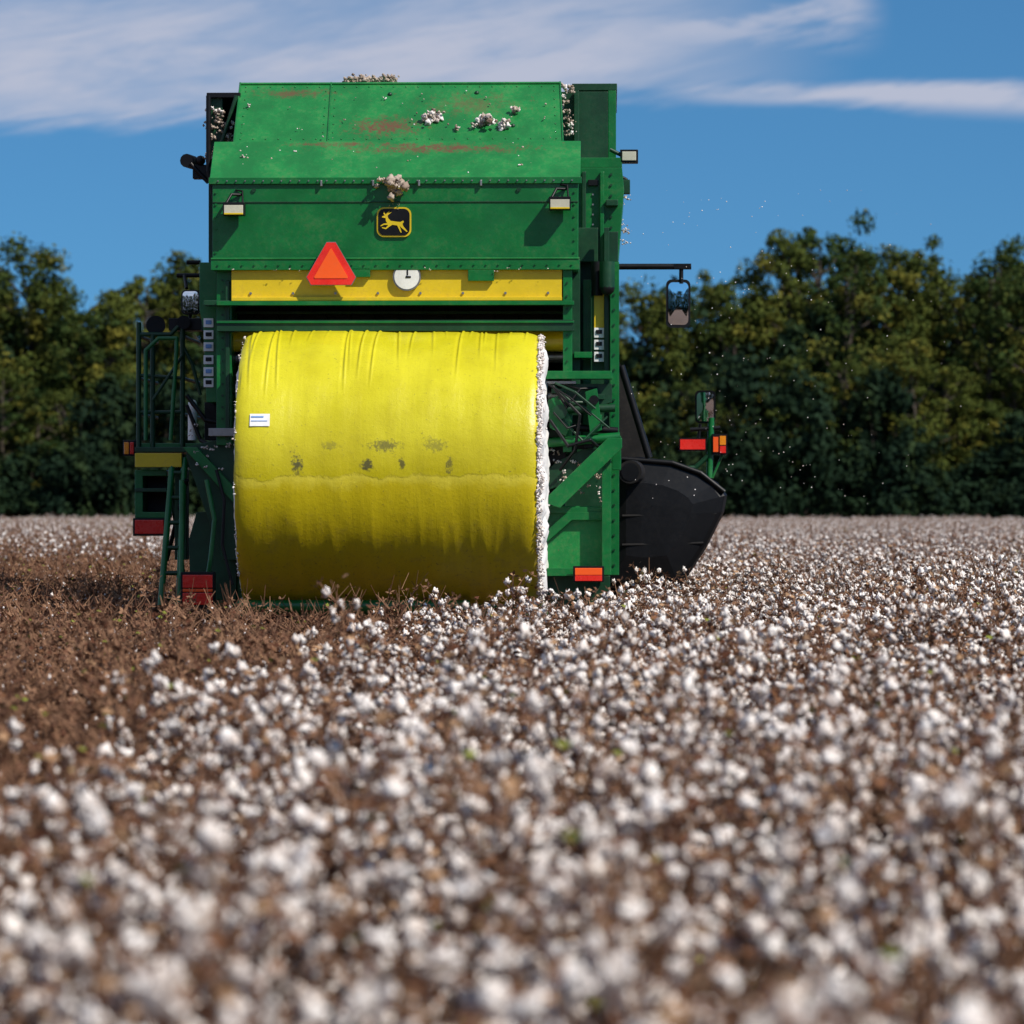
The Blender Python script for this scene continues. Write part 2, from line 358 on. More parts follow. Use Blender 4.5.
g=G('bale_cradle',PK)
g.pb(232,548,603,615,.9,.3,m_green); g.tube(P(238,606,.7),P(470,606,.7),.05,m_green,14)
for px in (242,538): 
    g.pprism([(px-6,560),(px+6,560),(px+6,625),(px-6,625)],2.25,.3,m_green)
    g.box(LX(px,1)-.05,LX(px,1)+.05,.8,3,.72,.86,m_green)
g.finish(.01)
g=G('undercarriage',PK)
g.box(-1.25,1.25,2.6,7.4,.9,3.9,m_dgreen)
g.box(-1.0,1.0,2.4,8.6,.55,.95,m_dgreen)
g.pb(216,236,440,600,2.7,1.0,m_dgreen)
def wheel(cx,cy,r,w):
    n=36
    g.tube((cx-w/2,cy,r),(cx+w/2,cy,r),r*.95,m_blk2,n); g.tube((cx-w/2-.02,cy,r),(cx+w/2+.02,cy,r),r*.55,m_yel,24)
    for i in range(n):
        a=2*math.pi*i/n; s=(1 if i%2 else -1)
        p=Vector((cx+s*w*.24,cy+math.cos(a)*r*.97,r+math.sin(a)*r*.97)); t=Vector((0,-math.sin(a),math.cos(a)))*.03; u=Vector((w*.25,0,0)); nn=Vector((0,math.cos(a),math.sin(a)))*.035
        q=[p-u-t,p+u-t+t*s,p+u+t+t*s,p-u+t]
        g.hexa([v-nn for v in q]+[v+nn for v in q],m_blk2)
wheel(-1.35,3.9,.72,.42); wheel(1.2,3.9,.72,.42); wheel(-1.45,7.1,.95,.55); wheel(1.45,7.1,.95,.55)
g.finish(.01)
g=G('cab_and_engine',PK)
g.box(-1.2,1.2,6.4,7.0,1.3,3.9,m_green)
g.xprism([(7.0,1.6),(8.6,1.6),(8.9,2.3),(8.5,3.5),(7.0,3.5)],-.85,.85,m_glass)
g.box(-.92,.92,6.95,8.7,3.5,3.66,m_green); g.box(-.9,.9,6.9,8.7,1.35,1.6,m_green)
for x in (-.86,.86):
    g.tube((x,7.1,1.6),(x,7.1,3.5),.04,m_black); g.tube((x,8.85,2.3),(x,8.5,3.5),.04,m_black)
g.finish(.02)
g=G('picking_header',PK)
for i in range(6):
    x=-2.25+i*.82
    for s in (-1,1):
        xx=sorted((x+s*.04,x+s*.26)); g.xprism([(8.6,.15),(8.6,.92),(9.2,.94),(10.0,.5),(10.6,.12)],xx[0],xx[1],m_green)
g.box(-2.5,2.1,8.3,8.5,.4,.7,m_dgreen)
g.finish(.02)

g=G('left_platform_and_ladder',PK)
A=2.6;B=3.9
def mirr(c,w,h,ang,tilt=0.,curv=.16):
    M=Matrix.Rotation(ang,4,'Z')@Matrix.Rotation(R(tilt),4,'X')
    pts=rounded(0,0,w,h,min(w,h)*.45); n=len(pts)
    vs=[c+M@Vector((x,.0,z)) for x,z in pts]+[c+M@Vector((x*.9,.07,z*.93)) for x,z in pts]
    g.add(vs,[tuple(range(n)),tuple(range(2*n-1,n-1,-1))]+[(i,i+n,(i+1)%n+n,(i+1)%n) for i in range(n)],m_black)
    vs=[];fs=[]; rg=[1,.85,.7,.55,.4,.25,.1]
    for s in rg: 
        for x,z in pts:
            x2,z2=x*.82*s,z*.88*s; vs.append(c+M@Vector((x2,-.004-curv*(.05-(x2*x2+z2*z2)),z2)))
    for j in range(len(rg)-1):
        for i in range(n): fs.append((j*n+i,(j+1)*n+i,(j+1)*n+(i+1)%n,j*n+(i+1)%n))
    fs.append(tuple(range((len(rg)-1)*n,len(rg)*n))); g.add(vs,fs,m_mirror,True)
for ly in (A,B):
    for px in (138,152,182): g.tube(P(px,322 if px!=152 else 334,ly),P(px,452,ly),.022,m_dgreen)
    g.path([P(138,334,ly),P(170,334,ly),P(182,322,ly)],.02,m_dgreen)
    g.tube(P(138,375,ly),P(182,378,ly),.016,m_dgreen); g.tube(P(138,412,ly),P(182,412,ly),.016,m_dgreen)
for px in (138,182): 
    for py in (336,378,414): g.tube(P(px,py,A),(LX(px,A),B,LZ(py,A)),.016,m_dgreen)
g.path([P(145,440,A-.1),P(145,350,A-.1),P(158,338,A-.1),P(176,338,A-.1),P(176,350,A-.1),P(170,440,A-.1)],.018,m_green)
g.path([P(182,345,A),P(192,365,A),P(200,395,A)],.016,m_dgreen)
g.tube(P(152,400,A-.05),P(182,355,A-.05),.014,m_dgreen)
g.pb(134,186,447,452,A-.1,1.5,m_dgreen); g.pb(134,181,453,467,A-.15,.06,m_yel); g.pb(136,232,443,449,A,1.3,m_green)
g.tube(P(155,325,A),P(155,325,A+.12),.085,m_black,18); g.pb(168,200,318,330,A,.25,m_black); g.tube(P(183,322,A-.1),P(183,322,A+.1),.06,m_black,14)
g.path([P(176,275,A+.6),P(205,275,A+.6)],.02,m_black)
mirr(P(190,302,A+.3),.085,.11,R(-5))
g.path([P(190,314,A+.35),P(188,325,A+.3)],.015,m_black); g.path([P(186,288,A+.35),P(184,275,A+.5)],.015,m_black)
g.path([P(186,262,A+.6),P(200,262,A+.6)],.02,m_black)
g.pb(122,135,440,456,A+.1,.1,m_black); g.pb(123,128,442,454,A+.08,.025,m_amber); g.pb(129,133,442,454,A+.08,.025,m_red)
g.pprism([(134,470),(166,470),(166,476),(142,476),(142,512),(166,512),(166,518),(134,518)],A,.4,m_green)
g.pb(143,166,476,512,A+.35,.06,m_black); g.pb(134,166,488,492,A-.02,.4,m_dgreen)
g.pb(132,165,518,536,A-.05,.08,m_black); g.pb(134,163,520,534,A-.065,.02,m_red)
for a,b in (((172,458),(160,606)),((184,458),(178,606))):
    g.tube(P(a[0],a[1],A-.1),P(b[0],b[1],A-.5),.028,m_green)
for t in np.linspace(.1,.95,6):
    p=P(172,458,A-.1).lerp(P(160,606,A-.5),t); q=P(184,458,A-.1).lerp(P(178,606,A-.5),t); g.tube(p,q,.02,m_dgreen)
g.tube(P(186,480,A-.2),P(166,560,A+.4),.02,m_black); g.tube(P(168,470,A+.3),P(186,600,A+.3),.022,m_dgreen)
g.pb(180,214,572,608,1.5,.1,m_black); g.pb(182,212,575,588,1.48,.025,m_red); g.pb(182,212,593,605,1.48,.025,m_red); g.pb(182,212,589,592,1.485,.02,m_orange)
g.tube(P(181,480,1.6),P(181,575,1.55),.02,m_green)
g.pb(174,186,470,560,2.6,.2,m_dgreen)
g.finish(.005)

g=G('right_mirror_arm',PK)
K=5.0
g.tube(P(600,267,K),P(691,267,K),.028,m_black); g.pb(674,690,264,269,K-.03,.06,m_black); g.tube(P(681,267,K),P(681,284,K),.02,m_black)
mirr(P(678,304,K),.115,.225,R(8),1)
g.finish(0)
g=G('right_marker_lights',PK)
K=6.6
mirr(P(705,407,K),.1,.16,R(-6),2)
g.tube(P(711,418,K),P(709,478,K),.03,m_green); g.tube(P(690,430,K),P(720,428,K),.02,m_black); g.tube(P(700,424,K),P(698,440,K),.015,m_black)
g.pb(679,706,438,451,K-.05,.08,m_black); g.pb(680,705,439.5,449.5,K-.065,.02,m_red)
g.pb(712,727,434,455,K-.05,.1,m_black); g.pb(713,718,437,452,K-.065,.02,m_orange); g.pb(719.5,725.5,436,445,K-.065,.02,m_amber); g.pb(719.5,725.5,446,453,K-.065,.02,m_red)
g.path([P(709,455,K),P(695,468,K),P(640,470,K)],.025,m_dgreen); g.tube(P(722,455,K),P(712,478,K),.012,m_green)
g.finish(0)
g=G('black_duct_shield',PK)
K=6.0
out=[(606,458),(640,457),(672,461),(700,471),(718,483),(727,495),(724,512),(708,545),(692,570),(680,588),(640,592),(606,588)]
cx,cz=LX(650,K),LZ(515,K)
ou=[(LX(a,K),LZ(b,K)) for a,b in out]; n=len(ou)
rings=[(1.0,.5),(1.0,.06),(.965,.0),(.9,-.03),(.55,-.075),(.2,-.08)]
vs=[];fs=[]
for s,dy in rings: vs+=[(cx+(x-cx)*s,K+dy,cz+(z-cz)*s) for x,z in ou]
for j in range(len(rings)-1):
    for i in range(n): fs.append((j*n+i,(j+1)*n+i,(j+1)*n+(i+1)%n,j*n+(i+1)%n))
fs.append(tuple(range((len(rings)-1)*n,len(rings)*n))); fs.append(tuple(range(n))[::-1])
g.add(vs,fs,m_black)
g.tube(P(622,516,K-.08),P(716,514,K-.02),.014,m_blk2,8); g.tube(P(622,545,K-.08),P(703,543,K-.03),.014,m_blk2,8)
g.path([P(622,459,K-.03),P(672,463,K-.03),P(700,473,K-.03),P(724,492,K-.02)],.025,m_black)
g.tube(P(630,472,K-.7),P(634,472,K),.11,m_blk2,20); g.tube(P(630,472,K-.705),P(630,472,K-.6),.085,m_black,20)
g.pprism([(619,362),(624,372),(648,456),(640,460),(619,458)],K+.3,.2,m_blk2)
g.tube(P(621,366,K),P(649,458,K),.035,m_black)
g.finish(0)

g=G('lint_debris',PK)
def Pl(px,py):
    if py>143: t=(178-py)/35; ly=1.6+.35*t-.03
    else: t=(143-py)/61; ly=1.98+.62*t-.03
    return P(px,py,ly)
for px,py,r,n in ((433,118,.075,12),(486,121,.075,12),(503,124,.06,9),(517,110,.045,6),(474,126,.035,4),(456,128,.03,3),(395,184,.10,16),(401,188,.05,8),(383,180,.04,5),(245,157,.03,3),(295,151,.025,2),(250,104,.03,2),(410,160,.02,2),(330,170,.02,1),(520,165,.025,2),(345,120,.02,1),(300,128,.018,1),(545,118,.02,1),(385,98,.02,1)):
    p=Pl(px,py) if py<180 else P(px,py,1.55); fluff(g,p,r,n,None if px not in (395,383) else m_lintd)
for i in range(40):
    px,py=random.uniform(235,570),random.uniform(90,175); lump(g,Pl(px,py),random.uniform(.004,.010),random.choice((m_lint,m_lintd)),ICO1,.5)
for i in range(30): fluff(g,P(random.uniform(345,400),random.gauss(80,1.5),random.uniform(2.7,3.4)),.05,3,m_lintd)
for i in range(34): fluff(g,P(random.gauss(224,7),random.uniform(108,170),2.45),.04,3,random.choice((m_lintd,m_lintd,m_lintd,m_lint)))
for i in range(16): fluff(g,P(random.gauss(568,4),random.uniform(86,135),2.75),.04,3,random.choice((m_lintd,m_lintd,m_lintd,m_lint)))
for i in range(18): fluff(g,P(random.gauss(622,3),random.uniform(195,245),2.6),.02,2)
for i in range(30): fluff(g,P(random.uniform(550,606),random.uniform(440,500),1.68),.03,2,random.choice((m_lintd,m_lint,m_lintd)))
for i in range(20): fluff(g,P(random.uniform(388,402),random.uniform(186,214),1.57),.012,1,m_lintd)
for i in range(12): fluff(g,P(random.uniform(230,560),random.uniform(265,272),1.56),.014,1)
for i in range(16): fluff(g,P(random.uniform(186,232),random.uniform(425,470),1.68),.022,2)
g.finish(0)

# ------------------------------------------------------------------ round cotton bale
BX0,BX1=LX(236,.3),LX(538,.3); BR=(LZ(332,1.2)-LZ(611,1.2))/2; BZ=(LZ(332,1.2)+LZ(611,1.2))/2
BXC=(BX0+BX1)/2; W=(BX1-BX0)/2
m,nt,bs=newmat('yellow_bale_wrap'); v=objco(nt)
sx=N(nt,'ShaderNodeSeparateXYZ'); nt.links.new(v,sx.inputs[0]); X_,Y_,Z_=sx.outputs
mp=N(nt,'ShaderNodeMapping'); nt.links.new(v,mp.inputs[0]); mp.inputs['Scale'].default_value=(9,.6,.9)
nst=noisef(nt,1.0,6,.6,mp.outputs[0]); nb=noisef(nt,1.6,6,.6,v); nf=noisef(nt,38,5,.75,v); nm=noisef(nt,9,6,.7,v)
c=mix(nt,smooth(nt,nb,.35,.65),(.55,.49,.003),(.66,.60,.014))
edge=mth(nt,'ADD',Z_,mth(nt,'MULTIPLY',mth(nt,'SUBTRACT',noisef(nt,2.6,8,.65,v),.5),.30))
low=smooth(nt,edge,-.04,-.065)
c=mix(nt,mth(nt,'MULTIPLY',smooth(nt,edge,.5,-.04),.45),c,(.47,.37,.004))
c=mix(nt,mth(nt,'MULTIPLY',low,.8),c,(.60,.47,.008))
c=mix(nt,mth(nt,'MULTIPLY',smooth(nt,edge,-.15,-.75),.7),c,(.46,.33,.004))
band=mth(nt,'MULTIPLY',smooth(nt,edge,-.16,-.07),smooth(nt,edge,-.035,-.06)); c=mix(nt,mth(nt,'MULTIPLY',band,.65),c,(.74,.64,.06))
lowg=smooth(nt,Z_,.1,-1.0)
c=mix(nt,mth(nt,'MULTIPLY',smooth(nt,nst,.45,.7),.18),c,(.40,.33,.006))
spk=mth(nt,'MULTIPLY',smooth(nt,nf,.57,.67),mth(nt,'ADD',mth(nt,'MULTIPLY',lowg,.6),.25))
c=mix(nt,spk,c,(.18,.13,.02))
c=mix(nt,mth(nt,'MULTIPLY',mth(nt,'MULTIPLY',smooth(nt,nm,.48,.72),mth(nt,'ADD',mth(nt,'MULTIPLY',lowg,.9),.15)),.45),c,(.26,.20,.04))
for px,w,h,a in ((298,.06,.10,.9),(368,.06,.07,.9),(385,.17,.06,.7),(402,.03,.06,.8),(450,.035,.10,.7),(435,.12,.07,.5),(330,.10,.04,.4)):
    dx=mth(nt,'DIVIDE',mth(nt,'SUBTRACT',X_,LX(px,.2)-BXC),w); dz=mth(nt,'DIVIDE',mth(nt,'SUBTRACT',Z_,(LZ(464 if w<.1 else 445,.1)-BZ)),h)
    r=mth(nt,'EXPONENT',mth(nt,'MULTIPLY',mth(nt,'ADD',mth(nt,'MULTIPLY',dx,dx),mth(nt,'MULTIPLY',dz,dz)),-1.))
    k=mth(nt,'MULTIPLY',smooth(nt,mth(nt,'ADD',mth(nt,'MULTIPLY',r,.28),mth(nt,'ADD',mth(nt,'MULTIPLY',nf,.7),mth(nt,'MULTIPLY',nm,.3))),.62,.76),a); c=mix(nt,k,c,(.07,.065,.03))
nt.links.new(c,bs.inputs['Base Color']); bs.inputs['Roughness'].default_value=.33
hh=mth(nt,'ADD',mth(nt,'MULTIPLY',nst,.3),mth(nt,'ADD',mth(nt,'MULTIPLY',nm,.3),mth(nt,'MULTIPLY',nf,.14))); hh=mth(nt,'ADD',hh,mth(nt,'MULTIPLY',low,-.16))
bump(nt,bs,hh,.5,.03)
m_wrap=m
m_cot=lintmat('bale_cotton',(.85,.83,.80),(.8,.77,.74))
vs=[];fs=[];mi=[]
nx,na=340,200
creases=[(px+random.uniform(-4,4),random.uniform(.1,1.0)) for px in (244,252,268,275,292,310,322,345,349,362,378,396,410,430,441,460,472,476,486,500,512,525)]
cr=[(LX(px,.6)-BXC,l,random.uniform(-.03,.03),random.uniform(.3,1.3)) for px,l in creases]
for i in range(nx+1):
    x=-W+2*W*i/nx; e=1-abs(x)/W; 
    rr=BR*(1-.035*math.exp(-e*28))
    for j in range(na):
        a=2*math.pi*j/na; cy,cz=-math.cos(a),math.sin(a)
        d=.022*noise.noise(Vector((x*1.3,cy*1.6,cz*1.6+4)))+.009*noise.noise(Vector((x*5,cy*2.5,cz*2.5)))
        ad=math.degrees(a)
        if 5<ad<112:
            for xc,l,sl,am in cr:
                t=(ad-(80-50*l))/18; t=max(0,min(1,t)); dd=x-xc-sl*(90-ad)/30
                if abs(dd)<.08: d+=.011*am*t*(math.exp(-(dd/.008)**2)-.6*math.exp(-((dd+.018)/.014)**2))
        low_=max(0,-cz); d-=.012*low_*abs(noise.noise(Vector((x*9,cy*2,cz*2))))
        xe=x+(.012*noise.noise(Vector((x,cy*6,cz*6))) if e<.02 else 0)
        r=rr+d; vs.append((xe,cy*r,cz*r))
for i in range(nx):
    for j in range(na): fs.append((i*na+j,i*na+(j+1)%na,(i+1)*na+(j+1)%na,(i+1)*na+j)); mi.append(0)
for side in (-1,1):
    base=0 if side<0 else nx*na; prev=[base+j for j in range(na)]
    for k in range(1,15):
        s=1-(k/15.)**1.3; cur=[]
        for j in range(na):
            p=Vector(vs[base+j]); b=.04*(1-s)**.5+.05*noise.noise(Vector((side*5,p.y*s*5,p.z*s*5)))+.025*noise.noise(Vector((side*3,p.y*s*17,p.z*s*17)))+.015
            if side<0: b*=.4
            vs.append((side*(W+max(b,-.01)*min(1,k/2)),p.y*s,p.z*s)); cur.append(len(vs)-1)
        for j in range(na): fs.append((prev[j],prev[(j+1)%na],cur[(j+1)%na],cur[j])); mi.append(1)
        prev=cur
    fs.append(tuple(prev)); mi.append(1)
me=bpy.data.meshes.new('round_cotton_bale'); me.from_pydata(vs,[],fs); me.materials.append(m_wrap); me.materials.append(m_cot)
me.polygons.foreach_set('material_index',mi); me.polygons.foreach_set('use_smooth',[True]*len(fs))
bm=bmesh.new(); bm.from_mesh(me); bmesh.ops.recalc_face_normals(bm,faces=bm.faces); bm.to_mesh(me); bm.free()
BALE=bpy.data.objects.new('round_cotton_bale',me); scene.collection.objects.link(BALE)
Mx=Matrix.Translation((X0,D0,0))@Matrix.Rotation(-TH,4,'Z')
BALE.matrix_world=Mx@Matrix.Translation((BXC,1.25,BZ))
g=G('bale_edge_lint',BALE)
for i in range(2600):
    side=1 if random.random()<.82 else -1; a=R(random.uniform(-85,82)); r=BR*random.uniform(.90,.985)
    k=noise.noise(Vector((side*9,math.degrees(a)*.10,0)))
    if side<0 and k<-.0: continue
    ex=abs(random.gauss(0,.017 if side>0 else .006))*(1+1.3*max(0,k))
    lump(g,(side*(W+ex-.006),-math.cos(a)*r,math.sin(a)*r),random.uniform(.004,.012)*(1 if side>0 else .7),m_lint,ICO1,1.0,2.2,(random.uniform(.6,1.6),1,random.uniform(.6,1.6)))
g.finish(0)
g=G('bale_label',BALE)
a0=LX(250,.2)-BXC; a1=LX(270,.2)-BXC; zc=LZ(420,.2)-BZ
def surf(z): return -math.sqrt(max(0,BR**2-z*z))
for (xx0,xx1,z0,z1,off,mat) in ((a0,a1,zc-.05,zc+.05,-.012,m_white),(a0+.01,a1-.05,zc+.02,zc+.032,-.0145,m_blue),(a0+.01,a1-.02,zc-.01,zc-.004,-.0145,m_blue)):
    g.add([(xx0,surf(z0)+off,z0),(xx1,surf(z0)+off,z0),(xx1,surf(z1)+off,z1),(xx0,surf(z1)+off,z1)],[(0,1,2,3)],mat)
g.finish(0)

# ------------------------------------------------------------------ instancing helper
def instancer(name,pts,rot,scl,idx,coll):
    me=bpy.data.meshes.new(name); me.from_pydata([tuple(p) for p in pts],[],[])
    a=me.attributes.new('rot','FLOAT_VECTOR','POINT'); a.data.foreach_set('vector',np.array(rot,dtype=np.float32).ravel())
    a=me.attributes.new('scl','FLOAT_VECTOR','POINT'); a.data.foreach_set('vector',np.array(scl,dtype=np.float32).ravel())
    a=me.attributes.new('idx','INT','POINT'); a.data.foreach_set('value',np.array(idx,dtype=np.int32))
    o=bpy.data.objects.new(name,me); scene.collection.objects.link(o)
    nt=bpy.data.node_groups.new(name+'_scatter','GeometryNodeTree')
    nt.interface.new_socket('Geometry',in_out='INPUT',socket_type='NodeSocketGeometry'); nt.interface.new_socket('Geometry',in_out='OUTPUT',socket_type='NodeSocketGeometry')
    gi=nt.nodes.new('NodeGroupInput'); go=nt.nodes.new('NodeGroupOutput')
    ci=nt.nodes.new('GeometryNodeCollectionInfo'); ci.inputs[0].default_value=coll; ci.inputs['Separate Children'].default_value=True; ci.inputs['Reset Children'].default_value=True
    ip=nt.nodes.new('GeometryNodeInstanceOnPoints'); ip.inputs['Pick Instance'].default_value=True
    nt.links.new(gi.outputs[0],ip.inputs['Points']); nt.links.new(ci.outputs[0],ip.inputs['Instance'])
    for nm,ty,sk in (('idx','INT','Instance Index'),('rot','FLOAT_VECTOR','Rotation'),('scl','FLOAT_VECTOR','Scale')):
        na_=nt.nodes.new('GeometryNodeInputNamedAttribute'); na_.data_type=ty; na_.inputs[0].default_value=nm
        nt.links.new(na_.outputs[0],ip.inputs[sk])
    nt.links.new(ip.outputs[0],go.inputs[0])
    md=o.modifiers.new('scatter','NODES'); md.node_group=nt
    return o
def meshobj(name,gr,coll):
    me=bpy.data.meshes.new(name); me.from_pydata(gr.v,[],gr.f)
    for m in gr.mats: me.materials.append(m)
    me.polygons.foreach_set('material_index',gr.mi); me.polygons.foreach_set('use_smooth',gr.sm)
    o=bpy.data.objects.new(name,me); coll.objects.link(o); return o

# ------------------------------------------------------------------ cotton plants
def bur(gr,c,q,s):
    for i in range(4):
        a=math.pi/2*i+.4; t=Vector((math.cos(a),math.sin(a),0)); b=Vector((-math.sin(a),math.cos(a),0))
        gr.add([c,c+q@(t*s*.8+b*s*.4+Vector((0,0,.1*s))),c+q@(t*s*1.45+Vector((0,0,.45*s))),c+q@(t*s*.8-b*s*.4+Vector((0,0,.1*s)))],[(0,1,2,3)],m_stem)
def boll(gr,c,s,lod):
    up=Vector((random.gauss(0,.6),random.gauss(0,.6),random.uniform(.2,1))).normalized(); q=up.to_track_quat('Z','Y')
    nl=random.choice((3,4,4,5)) if lod==0 else 1
    for i in range(nl):
        a=2*math.pi*i/nl+random.uniform(-.3,.3); o=q@Vector((math.cos(a)*.5,math.sin(a)*.5,random.uniform(-.25,.4)))*s*(1 if nl>1 else .2)
        lump(gr,Vector(c)+o,s*(random.uniform(.38,.62) if lod==0 else 1.0),m_lint,ICO2 if lod==0 else ICO1,.75,2.0,(1,1,random.uniform(.85,1.7)))
    if random.random()<.35: lump(gr,Vector(c)-Vector((0,0,s*1.2)),s*.38,m_lint,ICO1,.5,2,(.6,.6,2.0))
    bur(gr,Vector(c)-q@Vector((0,0,s*.35)),q,s*1.05)
def leaf(gr,c,s,mat):
    q=Vector((random.gauss(0,1),random.gauss(0,1),random.gauss(0,1))).to_track_quat('Z','Y'); f=random.uniform(.2,.8)
    P_=[(-1,0,f),(0,-.6,0),(0,.6,0.1),(1,0,f*random.uniform(-.5,1))]
    P_=[Vector(p)*s*random.uniform(.6,1.2) for p in P_]
    gr.add([Vector(c)+q@p for p in P_],[(0,1,2),(1,3,2)],mat)
def twig(gr,a,b,r):
    a=Vector(a);b=Vector(b); q=(b-a).to_track_quat('Z','Y'); vs=[]
    for p,rr in ((a,r),(b,r*.6)):
        for i in range(3):
            t=2.094*i; vs.append(p+q@Vector((rr*math.cos(t),rr*math.sin(t),0)))
    gr.add(vs,[(0,1,4,3),(1,2,5,4),(2,0,3,5)],m_stem)
def plant(lod,harv):
    gr=G('p'); h=random.uniform(.68,1.04)
    top=Vector((random.gauss(0,.06),random.gauss(0,.06),h)); twig(gr,(0,0,0),top*.5,.009); twig(gr,top*.5,top,.007)
    nb=random.randint(12,16)
    for i in range(nb):
        t=.26+.74*(i+.5)/nb; a=i*2.4+random.random(); ln=random.uniform(.08,.22)*(1.25-.65*t)
        p=top*t; d=Vector((math.cos(a),math.sin(a),random.uniform(.4,1.4)))*ln; e=p+d; twig(gr,p,e,.0045)
        mdp=p+d*.5+Vector((random.gauss(0,.03),random.gauss(0,.03),.02))
        if not harv:
            if random.random()<.88: boll(gr,e,random.uniform(.015,.028),lod)
            else: bur(gr,e,Vector((random.gauss(0,.6),random.gauss(0,.6),1)).to_track_quat('Z','Y'),.026)
            if random.random()<(.42 if t>.5 else .2): boll(gr,mdp,random.uniform(.013,.023),lod)
        else:
            q=Vector((random.gauss(0,.6),random.gauss(0,.6),1)).to_track_quat('Z','Y'); bur(gr,e,q,.027); bur(gr,mdp,q,.023)
            if random.random()<.24: lump(gr,e,random.uniform(.006,.015),m_lint,ICO1,.7,2,(1,1,1.8))
            for _ in range(2):
                e2=e+Vector((random.gauss(0,.05),random.gauss(0,.05),random.uniform(.03,.15))); twig(gr,e,e2,.0035)
        e3=p+Vector((random.gauss(0,.08),random.gauss(0,.08),random.uniform(.05,.16))); twig(gr,p,e3,.0035); 
        if random.random()<.6: bur(gr,e3,Vector((random.gauss(0,.5),random.gauss(0,.5),1)).to_track_quat('Z','Y'),.02)
        for k in range(3 if lod==0 else 2): leaf(gr,p.lerp(e,random.uniform(.2,1.0))+Vector((random.gauss(0,.04),random.gauss(0,.04),random.gauss(0,.04))),random.uniform(.014,.030)*(1 if lod==0 else 1.3),m_dry)
    if not harv and random.random()<.7: boll(gr,top,random.uniform(.016,.024),lod)
    return gr
CP=bpy.data.collections.new('cotton_plant_kinds')
for k in range(9): meshobj('plant_%02d_full'%k,plant(0,False),CP)
for k in range(9,16): meshobj('plant_%02d_picked'%k,plant(0,True),CP)
farp=[plant(1,False) for _ in range(6)]; farh=[plant(1,True) for _ in range(4)]
TS=4.0
def patch(nm,kinds,dens):
    gr=G('x')
    for _ in range(int(TS*TS*dens)):
        w=random.uniform(1.0,1.4); gr.merge(random.choice(kinds),(random.uniform(-TS/2,TS/2),random.uniform(-TS/2,TS/2),0),random.uniform(0,6.28),(w,w,random.gauss(1,.08)))
    meshobj(nm,gr,CP)
for k in range(16,20): patch('plant_%02d_patch'%k,farp,3.8)
for k in range(20,23): patch('plant_%02d_patch_picked'%k,farh+[farp[0]] ,4.0)
pts=[];rot=[];scl=[];idx=[]
hd=Vector((math.sin(R(2.6)),math.cos(R(2.6)))); sd=Vector((hd.y,-hd.x))
inv=Mx.inverted(); YF=58.
for row in range(-40,41):
    s=3.0
    while s<YF+6:
        s+=.140*random.uniform(.6,1.4)
        c=sd*(row*.97*.5+random.gauss(0,.12))+hd*s
        if abs(c.x)>.137*1.22*c.y+1.6 or c.y<3.4 or c.y>YF: continue
        if (row%2) and random.random()<.45: continue
        edge=-.63+.0456*(c.y-28.6)+random.gauss(0,.2)+.3*noise.noise(Vector((c.y*.3,0,0)))
        harv=c.x<edge
        p=inv@Vector((c.x,c.y,0))
        if abs(p.x)<1.7 and .6<p.y<8.6: continue
        if -2.6<p.x<2.3 and 7.6<p.y<10.8: continue
        if -2.6<p.x<0 and 1.0<p.y<4.5: continue
        pts.append((c.x,c.y,0)); rot.append((random.gauss(0,.1),random.gauss(0,.1),random.uniform(0,6.28)))
        z=random.gauss(1,.08)*(1+.14*noise.noise(Vector((c.x*.6,c.y*.6,3))))
        if harv: z*=.90
        if .2<p.y<=.7 and abs(p.x)<1.5: z*=.88
        w=random.uniform(.9,1.2); scl.append((w,w,z))
        idx.append(random.randint(9,15) if harv and random.random()>.012 else random.randint(0,8))
y=YF+TS/2
while y<234:
    n=int((.137*1.3*y+3)/TS)+1
    for i in range(-n,n+1):
        x=i*TS; pts.append((x,y,0)); rot.append((0,0,random.choice((0,1,2,3))*math.pi/2)); scl.append((1,1,random.gauss(1,.03)))
        idx.append(random.randint(20,22) if x<-.63+.0456*(y-28.6)-1 else random.randint(16,19))
    y+=TS
print('cotton instances',len(pts))
instancer('cotton_field',pts,rot,scl,idx,CP)

# ------------------------------------------------------------------ ground
m,nt,bs=newmat('field_soil'); v=objco(nt)
c=mix(nt,smooth(nt,noisef(nt,.8,8,.7,v),.35,.65),(.07,.035,.023),(.12,.065,.04)); c=mix(nt,mth(nt,'MULTIPLY',smooth(nt,noisef(nt,14,6,.7,v),.60,.68),.4),c,(.38,.30,.24))
nt.links.new(c,bs.inputs['Base Color']); bs.inputs['Roughness'].default_value=.95; bump(nt,bs,noisef(nt,6,8,.7,v),.8,.06)
bm=bmesh.new(); bmesh.ops.create_grid(bm,x_segments=40,y_segments=40,size=2500)
me=bpy.data.meshes.new('ground'); bm.to_mesh(me); bm.free(); me.materials.append(m)
o=bpy.data.objects.new('ground',me); scene.collection.objects.link(o)

